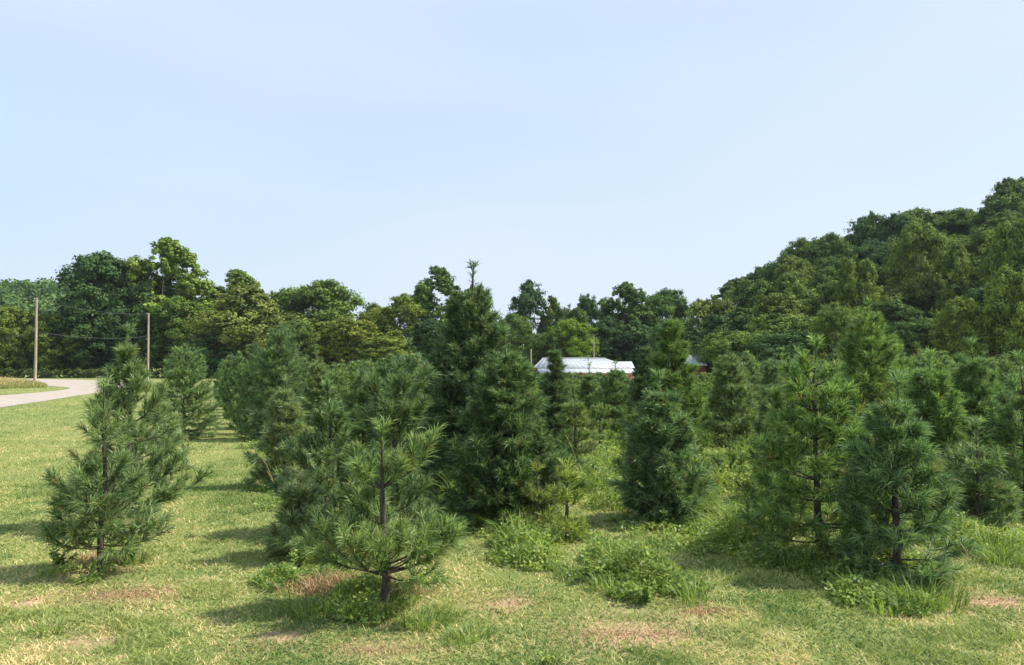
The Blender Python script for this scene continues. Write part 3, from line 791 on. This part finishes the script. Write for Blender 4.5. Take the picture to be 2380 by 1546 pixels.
# ------------------------------------------------------------------ broadleaf trees
def broadleaf(seed, h=15., Rr=6., zb=1.0, lobes=34, leaf=.36, style='round', sub=11, per=30):
    rg = np.random.default_rng(seed)
    c = (h + zb) / 2; hc = (h - zb) / 2
    Cn, Rd = [], []
    for k in range(lobes):
        zf = rg.uniform(-1, 1) if style != 'open' else rg.uniform(-.85, 1)
        a = rg.random() * 2 * PI; rad = rg.uniform(.45, .86)
        prof = math.sqrt(max(0, 1 - zf * zf)) if style in ('round', 'open') else (1 - max(0, zf)) ** .55 * (1 if zf > -.9 else .7)
        if style == 'round' and zf < 0: prof = max(prof, .62)
        q = Rr * prof * rad
        Cn.append((math.cos(a) * q, math.sin(a) * q, c + zf * hc * .86)); Rd.append(Rr * rg.uniform(.24, .46) * (.78 if style == 'open' else 1) * (1 - .25 * abs(zf)))
    Cn, Rd = np.array(Cn), np.array(Rd)
    Cn[0] = (0, 0, h - Rd[0] * 1.0)
    Cn[:, 2] = np.minimum(Cn[:, 2], h - Rd * .9)
    Pts, Nrm, tn = [], [], []
    for cc, rd in zip(Cn, Rd):
        d = rg.normal(0, 1, (sub, 3)); d[:, 2] = d[:, 2] * .8 + .25; d /= np.linalg.norm(d, axis=1, keepdims=True)
        sc_ = cc + d * rd * rg.uniform(.55, 1.1, (sub, 1))
        lt = rg.normal(0, .12)
        for q in range(sub):
            e = rg.normal(0, 1, (per, 3)); e /= np.linalg.norm(e, axis=1, keepdims=True)
            Pts.append(sc_[q] + e * rd * .40 * rg.random((per, 1)) ** .5 * np.array([1.15, 1.15, .75])); Nrm.append(e * .6 + d[q] * .5); tn.append(np.full(per, .45 + lt + rg.normal(0, .08)))
    Pn, N, tn = np.concatenate(Pts), np.concatenate(Nrm), np.concatenate(tn); n = len(Pn)
    N = N + rg.normal(0, .36, (n, 3)) + [0, 0, .30]; N /= np.linalg.norm(N, axis=1, keepdims=True)
    U = np.cross(N, rg.normal(0, 1, (n, 3))); U /= np.linalg.norm(U, axis=1, keepdims=True); W = np.cross(N, U)
    s_ = (leaf * rg.uniform(.6, 1.3, n))[:, None]
    V = np.stack([Pn - U * s_ * .5, Pn + W * s_ * .32, Pn + U * s_ * .5, Pn - W * s_ * .32], 1).reshape(-1, 3)
    F = np.arange(n)[:, None] * 4 + np.array([[0, 1, 2, 3]])
    crown = nmesh('crown', V, F, np.repeat(np.clip(tn + rg.normal(0, .13, n), 0, 1), 4), M_leaf)
    g_ = Geo(); zt = h * .72
    zz = np.linspace(0, zt, 8); wob = rg.normal(0, .12, (8, 2)).cumsum(0); wob[0] = 0
    Tr = np.c_[wob, zz]; g_.tube(Tr, np.linspace(h * .016, h * .004, 8), 8)
    for k in rg.choice(len(Cn), min(14, len(Cn)), replace=False):
        z0 = min(max(h * .15, Cn[k, 2] - rg.uniform(.15, .4) * h), zt * .95)
        b = np.array([np.interp(z0, zz, Tr[:, 0]), np.interp(z0, zz, Tr[:, 1]), z0]); e = Cn[k]
        m1 = b + (e - b) * .4 + [0, 0, -.02 * h]; m2 = b + (e - b) * .75 + [0, 0, .01 * h]
        g_.tube([b, m1, m2, e], [h * .008, h * .006, h * .004, h * .001], 5)
    return g_.mesh('trunk', M_bark2), crown

BL = {'round': [broadleaf(300 + i, 15, 6, .3, 50, .40, 'round', 15, 46) for i in range(4)],
      'open': [broadleaf(310 + i, 15, 5.2, 1.2, 56, .36, 'open', 13, 40) for i in range(3)],
      'cone': [broadleaf(320 + i, 15, 5, 1.0, 46, .38, 'cone', 14, 40) for i in range(2)],
      'high': [broadleaf(330 + i, 15, 6.5, 4.0, 40, .40, 'round', 14, 40) for i in range(2)]}
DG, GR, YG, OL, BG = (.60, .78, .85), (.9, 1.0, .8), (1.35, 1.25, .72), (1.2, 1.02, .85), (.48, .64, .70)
rb = random.Random(9)
def tree(px, ty, hw, Yd, style, col, label, group=None, extra=0.0, name='broadleaf_tree'):
    x, z = XZ(px, ty, Yd); z0 = T(x, Yd); h = z - z0 + extra
    wid = hw / FP * Yd
    a, b = rb.choice(BL[style]); rad0 = 5.6 if style in ('round', 'high') else 4.5
    e = empty(name, (x, Yd, z0 - .05), rb.uniform(0, 6.28)); sw = wid / rad0
    e.scale = (sw, sw, h / 15.0)
    tag(e, label, 'tree', group)
    ob('trunk', a, e); c_ = ob('crown', b, e)
    j_ = rb.uniform(.92, 1.08); c_.color = (col[0] * j_, col[1] * j_, col[2] * j_, 1)
    return e

TREES = [
 (-40, 700, 90, 168, 'round', YG, 'yellow-green tree cut by the left edge behind the road'),
 (45, 715, 60, 165, 'round', YG, 'low yellow-green tree behind the left utility pole'),
 (140, 722, 62, 166, 'round', (1.2, 1.15, .8), 'low olive-green tree between the two utility poles'),
 (250, 588, 100, 172, 'round', DG, 'tall dark oak-like tree left of the tallest yellow-green tree'),
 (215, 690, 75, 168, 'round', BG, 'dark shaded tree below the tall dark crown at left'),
 (320, 660, 70, 170, 'round', DG, 'dark green tree behind the right utility pole'),
 (388, 552, 100, 175, 'open', (1.25, 1.25, .75), 'tallest yellow-green tree of the left tree line'),
 (420, 690, 68, 168, 'round', (1.0, 1.1, .75), 'leafy green tree at the foot of the tallest yellow-green tree'),
 (548, 626, 84, 185, 'open', (1.2, 1.2, .8), 'pale crowned tree behind the brownish tree'),
 (565, 664, 118, 160, 'round', OL, 'wide brownish olive tree with fine twigs'),
 (500, 770, 60, 155, 'round', DG, 'low dark tree left below the brownish olive tree'),
 (650, 672, 44, 178, 'round', GR, 'small green tree between the brownish tree and the round-topped tree'),
 (738, 653, 104, 176, 'round', (1.05, 1.1, .75), 'round-topped green tree left of the sky dip'),
 (735, 740, 70, 158, 'round', YG, 'yellowish tree in front of the round-topped green tree'),
 (820, 735, 72, 156, 'round', (1.6, 1.3, .7), 'golden-green tree in the middle of the left tree line'),
 (690, 745, 46, 150, 'round', GR, 'small green tree behind the large dense aisle pine'),
 (880, 706, 58, 170, 'round', (1.25, 1.2, .8), 'light green tree at the bottom of the sky dip'),
 (935, 686, 70, 162, 'cone', (1.5, 1.35, .7), 'yellow-topped tree left of the clustered tall crown'),
 (900, 780, 70, 150, 'round', (1.3, 1.2, .75), 'low yellow-green tree below the yellow-topped tree'),
 (1012, 618, 72, 172, 'open', (.9, 1.05, .75), 'tall tree with clustered crown knobs left of the tallest pine'),
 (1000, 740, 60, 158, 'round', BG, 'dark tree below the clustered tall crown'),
 (1105, 664, 62, 170, 'round', GR, 'green tree directly behind the tip of the tallest pine'),
 (1190, 730, 50, 165, 'round', GR, 'low green tree right of the tallest pine'),
 (1228, 655, 52, 178, 'cone', DG, 'narrow pointed dark tree right of the tallest pine'),
 (1280, 686, 30, 180, 'open', (1.2, 1.15, .8), 'thin see-through tree right of the narrow pointed tree'),
 (1330, 706, 42, 176, 'round', GR, 'small round tree above the bright green mound'),
 (1330, 742, 58, 150, 'round', (1.2, 1.3, .6), 'bright green mounded tree behind the white roof'),
 (1265, 775, 50, 152, 'round', (1., 1.05, .8), 'low tree left behind the white roof'),
 (1362, 684, 38, 182, 'cone', DG, 'dark narrow tree left of the large tree with pale limbs'),
 (1455, 655, 72, 170, 'open', (.8, .95, .8), 'large tree with pale bare limbs behind the white roof'),
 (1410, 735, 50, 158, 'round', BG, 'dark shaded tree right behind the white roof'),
 (1478, 745, 55, 158, 'open', DG, 'dark tree in front of the pale-limbed tree'),
 (1545, 672, 66, 172, 'round', (.75, .95, .85), 'dark green tree right of the pale-limbed tree'),
 (1560, 745, 66, 150, 'round', DG, 'shaded low tree behind the tall tiered pine'),
 (1650, 684, 66, 150, 'round', (1.15, 1.05, .8), 'olive-green tree at the foot of the wooded hill'),
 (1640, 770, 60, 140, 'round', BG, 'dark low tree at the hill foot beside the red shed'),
]
for tr in TREES: tree(*tr[:6], tr[6])
# right-hand wooded hill
SKY = [(1600, 690), (1690, 672), (1705, 650), (1750, 630), (1800, 600), (1835, 588), (1870, 552), (1920, 545), (1980, 545), (2005, 540), (2025, 498), (2060, 512), (2100, 482), (2150, 486), (2180, 492), (2210, 474), (2240, 488), (2290, 480), (2310, 440), (2330, 416), (2350, 425), (2380, 412), (2500, 400), (2800, 380)]
SX, SYY = [a for a, b in SKY], [b for a, b in SKY]
for k, px in enumerate(range(1715, 2640, 52)):
    ty = np.interp(px, SX, SYY)
    tree(px, ty, rb.uniform(58, 76), 176 + rb.uniform(-6, 6), rb.choice(['round', 'open', 'round']), rb.choice([DG, (.75, .92, .85), GR, (1., 1.05, .8)]),
         'dark leafy tree on the skyline of the wooded hill', 'skyline trees of the wooded hill')
tree(2340, 414, 40, 170, 'open', BG, 'tallest dark open-crowned tree on the hill skyline')
tree(2025, 494, 20, 172, 'cone', GR, 'small pointed tree standing up from the hill skyline')
tiers = [(160, 50, 66), (144, 105, 74), (130, 165, 80), (114, 235, 88), (100, 285, 84)]
for (Yd, drop, hw) in tiers:
    px = 1700 + rb.uniform(0, 30) + (0 if Yd < 150 else 50)
    while px < 2640:
        ty = np.interp(px, SX, SYY) + drop * (0.45 + 0.55 * min(1, (px - 1650) / 500.)) + rb.uniform(-26, 22)
        ty = min(ty, 770)
        col = rb.choice([(.5, .68, .72), (.6, .78, .65), (.75, .88, .7), (1.0, 1.05, .75), (1.2, 1.12, .75), (.65, .8, .6)])
        lb = 'leafy green tree on the slope of the wooded hill' if Yd > 120 else 'large shaded tree along the lower edge of the wooded hill'
        tree(px, ty, hw * rb.uniform(.85, 1.15), Yd + rb.uniform(-4, 4), rb.choice(['round', 'round', 'cone'] if Yd > 120 else ['round', 'high', 'high']), col, lb,
             'slope trees of the wooded hill' if Yd > 120 else 'lower edge trees of the wooded hill')
        px += hw * rb.uniform(1.2, 1.6)
for px, ty, hw, Yd, lb in [(2130, 515, 62, 135, 'large tan-green crown high on the wooded hill'), (2215, 560, 56, 130, 'yellowish crown right below the large tan-green crown'),
                       (1995, 590, 50, 130, 'tan-green crown on the left shoulder of the wooded hill'), (2340, 500, 60, 122, 'yellow-green crown at the upper right of the wooded hill'),
                       (2230, 690, 58, 98, 'yellow-green crown low on the wooded hill'), (2350, 620, 66, 96, 'bright yellow-green crown near the right edge of the wooded hill')]:
    tree(px, ty, hw, Yd, 'round', (1.22, 1.2, .75), lb)
tree(1945, 708, 52, 92, 'high', (1.15, 1.15, .9), 'small pale-trunked tree in front of the shaded hill edge')

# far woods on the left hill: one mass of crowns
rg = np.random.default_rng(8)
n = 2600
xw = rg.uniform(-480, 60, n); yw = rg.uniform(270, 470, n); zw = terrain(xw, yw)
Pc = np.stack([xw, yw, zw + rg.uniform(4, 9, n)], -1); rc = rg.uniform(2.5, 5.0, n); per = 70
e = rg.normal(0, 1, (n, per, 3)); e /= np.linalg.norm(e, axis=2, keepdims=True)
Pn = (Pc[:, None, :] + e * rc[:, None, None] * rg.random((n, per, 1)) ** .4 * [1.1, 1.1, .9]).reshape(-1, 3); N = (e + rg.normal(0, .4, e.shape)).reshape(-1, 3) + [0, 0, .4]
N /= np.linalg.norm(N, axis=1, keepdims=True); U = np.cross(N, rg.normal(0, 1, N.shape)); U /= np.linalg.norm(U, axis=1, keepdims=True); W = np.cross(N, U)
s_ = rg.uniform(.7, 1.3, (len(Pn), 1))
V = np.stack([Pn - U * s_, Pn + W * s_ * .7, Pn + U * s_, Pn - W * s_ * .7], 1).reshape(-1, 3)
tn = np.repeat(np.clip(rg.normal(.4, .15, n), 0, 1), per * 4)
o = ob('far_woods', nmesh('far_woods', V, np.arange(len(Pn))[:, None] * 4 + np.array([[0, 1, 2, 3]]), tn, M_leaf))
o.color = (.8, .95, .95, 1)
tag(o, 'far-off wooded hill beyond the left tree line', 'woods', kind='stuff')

# low shrubs along the far side of the road
SH = [broadleaf(340 + i, 2.0, 1.4, .05, 16, .2, 'round', 8, 22) for i in range(2)]
for k, px in enumerate(range(-60, 470, 27)):
    Yd = 158 + rb.uniform(-2, 3); x, _ = XZ(px, 860, Yd); a, b = rb.choice(SH)
    e = empty('shrub', (x, Yd, 0), rb.uniform(0, 6)); q = rb.uniform(.85, 1.15); e.scale = (q * 1.1, q, q * .95)
    tag(e, 'low dark shrub in the hedge-like line across the road', 'shrub', 'shrubs along the far side of the road')
    ob('trunk', a, e); c_ = ob('crown', b, e); c_.color = (.75, .78, .75, 1)

# ------------------------------------------------------------------ utility poles and wires
def pole(px, Yd, py_top, label, r=.15, full=True, z0=None):
    x, z = XZ(px, py_top, Yd); zb = T(x, Yd) if z0 is None else z0; h = z - zb
    e = empty('utility_pole', (x, Yd, zb)); tag(e, label, 'utility pole')
    g_ = Geo(); zz = np.linspace(-.1, h, 12); rd = np.linspace(r, r * .68, 12)
    g_.tube(np.c_[np.sin(zz * .5) * .02, np.cos(zz * .4) * .02, zz], rd, 12); g_.tube([(0.02 * math.sin(h * .5), .02 * math.cos(h * .4), h), (0.02 * math.sin(h * .5), .02 * math.cos(h * .4), h + .02)], [r * .68, .01], 12)
    ob('shaft', g_.mesh('shaft', M_pole), e)
    if full:
        for k, zz_ in enumerate((h - .12, h * .62)):
            i_ = Geo(); i_.tube([(-r * .6, 0, zz_), (-r - .12, 0, zz_ + .02)], [.03, .03], 8); i_.tube([(-r - .12, 0, zz_ - .05), (-r - .12, 0, zz_), (-r - .12, 0, zz_ + .04), (-r - .12, 0, zz_ + .12), (-r - .12, 0, zz_ + .14)], [.03, .07, .04, .06, .02], 10)
            ob('insulator', i_.mesh('insulator', M_metal), e)
        b_ = Geo()
        for q in range(2): b_.tube([(0, -r * .9, h * .62 + .3 * q), (0, -r - .06, h * .62 + .3 * q)], [.025, .025], 6)
        ob('bolt', b_.mesh('bolt', M_metal), e)
    return Vector((x, Yd, zb)), h
def wire(a, b, sag, label, r=.022):
    t_ = np.linspace(0, 1, 24); P = np.array([Vector(a).lerp(Vector(b), q) for q in t_]); P[:, 2] -= sag * 4 * t_ * (1 - t_)
    m = P[0].copy(); g_ = Geo(); g_.tube(P - m, np.full(24, r), 5)
    o = ob('power_line', g_.mesh('power_line', M_wire), loc=m); tag(o, label, 'power line')
yl = G(88, 895)[1]
pl, hl_ = pole(86, yl, 693, 'tall weathered utility pole on the grass inside the road bend', .155)
pr, hr_ = pole(346, 112, 728, 'grey utility pole behind the leggy pine at left', .16)
p3, h3 = pole(1380, 138, 780, 'short-looking pole rising behind the white roof', .14, False)
p4, h4 = pole(1234, 128, 812, 'stubby pale pole at the left end of the white roof', .16, False)
wire(pl + Vector((-.27, 0, hl_ - .1)), pr + Vector((-.27, 0, hr_ - .1)), .5, 'upper wire between the two left utility poles')
wire(pl + Vector((-.27, 0, hl_ * .62)), pr + Vector((-.27, 0, hr_ * .66)), .5, 'lower wire between the two left utility poles')
wire(pl + Vector((-.2, 0, hl_ * .6)), (pl.x - 30, pl.y - 8, 4.6), 1.6, 'wire sagging away left from the left utility pole')
wire(pl + Vector((-.2, 0, hl_ * .8)), (pl.x - 26, pl.y + 30, 7.0), 1.6, 'upper wire running back left from the left utility pole', .018)
wire(p3 + Vector((0, 0, h3 - .1)), p3 + Vector((-24, 12, h3 + .9)), .5, 'thin wire running left from the pole behind the white roof', .015)

# ------------------------------------------------------------------ buildings
def roof_face(gm, a, b, c, d, n=14, th=.05):
    """sheet-metal slope a-b (eave) to c-d (ridge, c above b) with raised seams"""
    a, b, c, d = map(np.array, (a, b, c, d)); nn = np.cross(b - a, d - a).astype(float); nn /= np.linalg.norm(nn) + 1e-9
    gm.add([a, b, c, d, a - nn * th, b - nn * th, c - nn * th, d - nn * th], [(0, 1, 2, 3), (7, 6, 5, 4), (0, 4, 5, 1), (1, 5, 6, 2), (2, 6, 7, 3), (3, 7, 4, 0)])
    for k in range(1, n):
        t = k / n; p = a + (b - a) * t + nn * .02; q = d + (c - d) * t + nn * .02
        gm.tube([p, q], [.035, .035], 4)
Yb = 120.0
def bx(px): return XZ(px, 860, Yb)[0]
xl, xr = bx(1243), bx(1474); zr = XZ(0, 832, Yb)[1]; ze = XZ(0, 855, Yb)[1]; zp = XZ(0, 866.5, Yb - 3)[1]; zg = T((xl + xr) / 2, Yb)
e = empty('barn', ((xl + xr) / 2, Yb, zg)); tag(e, 'long low red barn with white metal hip roof beyond the pines', 'barn')
hwid = (xr - xl) / 2; zr -= zg; ze -= zg; zp -= zg; dp = 6.0; rl_, rr_ = -hwid + 1.4, hwid - 3.6
g_ = Geo(); roof_face(g_, (-hwid, 0, ze), (hwid, 0, ze), (rr_, dp, zr), (rl_, dp, zr), 20); roof_face(g_, (hwid, 2 * dp, ze), (-hwid, 2 * dp, ze), (rl_, dp, zr), (rr_, dp, zr), 20)
roof_face(g_, (hwid, 0, ze), (hwid, 2 * dp, ze), (rr_, dp + .01, zr), (rr_, dp - .01, zr), 8); roof_face(g_, (-hwid, 2 * dp, ze), (-hwid, 0, ze), (rl_, dp - .01, zr), (rl_, dp + .01, zr), 8)
rf = ob('roof', g_.mesh('roof', M_roof, False), e)
g_ = Geo(); g_.tube([(rl_ - .05, dp, zr + .03), (rr_ + .05, dp, zr + .03)], [.09, .09], 8); ob('ridge_cap', g_.mesh('ridge_cap', M_roof), rf)
g_ = Geo(); g_.tube([(1.0, dp - 1.2, zr - .5), (1.0, dp - 1.2, zr + .35), (1.0, dp - 1.2, zr + .36)], [.09, .09, .15], 8); ob('vent_pipe', g_.mesh('vent_pipe', M_metal), rf)
g_ = Geo(); roof_face(g_, (-hwid + .4, -3, zp), (hwid - .3, -3, zp), (hwid - .3, .15, ze - .06), (-hwid + .4, .15, ze - .06), 18); ob('porch_roof', g_.mesh('porch_roof', M_roof, False), e)
g_ = Geo(); g_.box(-hwid + .3, hwid - .3, .3, 2 * dp - .3, 0, ze - .08); ob('wall', g_.mesh('wall', M_red, False), e)
for k in range(5):
    g_ = Geo(); xx = -hwid + 2.5 + k * (2 * hwid - 3.1) / 4; g_.box(xx - .08, xx + .08, -2.9, -2.74, 0, zp - .03); ob('post', g_.mesh('post', M_pole, False), e)
g_ = Geo(); g_.box(-1.2, 1.2, .22, .297, 0, 2.0); d_ = ob('door', g_.mesh('door', M_pole, False), e)
for xx in (-4.2, 3.6):
    g_ = Geo(); g_.box(xx - .5, xx + .5, .23, .297, .9, 1.8); wdo = ob('window', g_.mesh('window', M_roof, False), e)
    g_ = Geo(); g_.box(xx - .42, xx + .42, .21, .228, .98, 1.72); ob('pane', g_.mesh('pane', M_glass, False), wdo)
# back wing roof
g_ = Geo(); x2, x3 = bx(1433) - e.location.x, bx(1475) - e.location.x + 2
zw_ = XZ(0, 840, Yb + 14)[1] - zg
roof_face(g_, (x2, 13.0, ze), (x3, 13.0, ze), (x3, 16.5, zw_), (x2, 16.5, zw_), 8); roof_face(g_, (x3, 20.0, ze), (x2, 20.0, ze), (x2, 16.5, zw_), (x3, 16.5, zw_), 8); ob('wing_roof', g_.mesh('wing_roof', M_roof, False), e)
g_ = Geo(); g_.box(x2 + .2, x3 - .2, 13.2, 19.8, 0, ze - .08); ob('wing_wall', g_.mesh('wing_wall', M_red, False), e)
# small gabled shed right of the tiered pine
Ys = 112.; xs1, xs2 = XZ(1560, 860, Ys)[0], XZ(1642, 860, Ys)[0]; cxs = (xs1 + xs2) / 2; zg = T(cxs, Ys); hw2 = (xs2 - xs1) / 2
ez = XZ(0, 850, Ys)[1] - zg; rz_ = XZ(0, 824, Ys)[1] - zg
e = empty('shed', (cxs, Ys, zg)); tag(e, 'small red shed with white roof and white gable right of the tiered pine', 'shed')
g_ = Geo(); g_.box(-hw2 + .1, hw2 - .1, 0, 7, 0, ez - .03); ob('wall', g_.mesh('wall', M_red, False), e)
g_ = Geo(); roof_face(g_, (-hw2 - .1, -.3, ez), (hw2 + .1, -.3, ez), (hw2 + .1, 3.5, rz_), (-hw2 - .1, 3.5, rz_), 8); roof_face(g_, (hw2 + .1, 7.3, ez), (-hw2 - .1, 7.3, ez), (-hw2 - .1, 3.5, rz_), (hw2 + .1, 3.5, rz_), 8); ob('roof', g_.mesh('roof', M_roof, False), e)
for s_ in (-1, 1):
    g_ = Geo(); g_.add([(s_ * (hw2 - .1), 0, ez - .02), (s_ * (hw2 - .1), 7, ez - .02), (s_ * (hw2 - .1), 3.5, rz_ - .06), (s_ * (hw2 - .11), 3.5, rz_ - .06)], [(0, 1, 2, 3)]); ob('gable', g_.mesh('gable', M_roof, False), e)
g_ = Geo(); g_.box(-.5, .4, -.05, -.003, 0, 1.95); dd = ob('door', g_.mesh('door', M_roof, False), e)
g_ = Geo(); g_.box(.2, .3, -.09, -.053, .95, 1.05); ob('handle', g_.mesh('handle', M_metal, False), dd)

# ------------------------------------------------------------------ summer haze over the whole place
g_ = Geo(); g_.box(-1150, 1150, -30, 1740, -4, 75)
m, n_, l_, out_ = newmat('haze_air')
pv = n_.new('ShaderNodeVolumePrincipled'); pv.inputs['Color'].default_value = (.78, .88, 1.0, 1); pv.inputs['Density'].default_value = 0.00009; pv.inputs['Anisotropy'].default_value = 0.2
l_.new(pv.outputs[0], out_.inputs['Volume'])
tag(ob('haze', g_.mesh('haze', m, False)), 'thin bluish summer haze over the fields and hills', 'haze', kind='stuff')
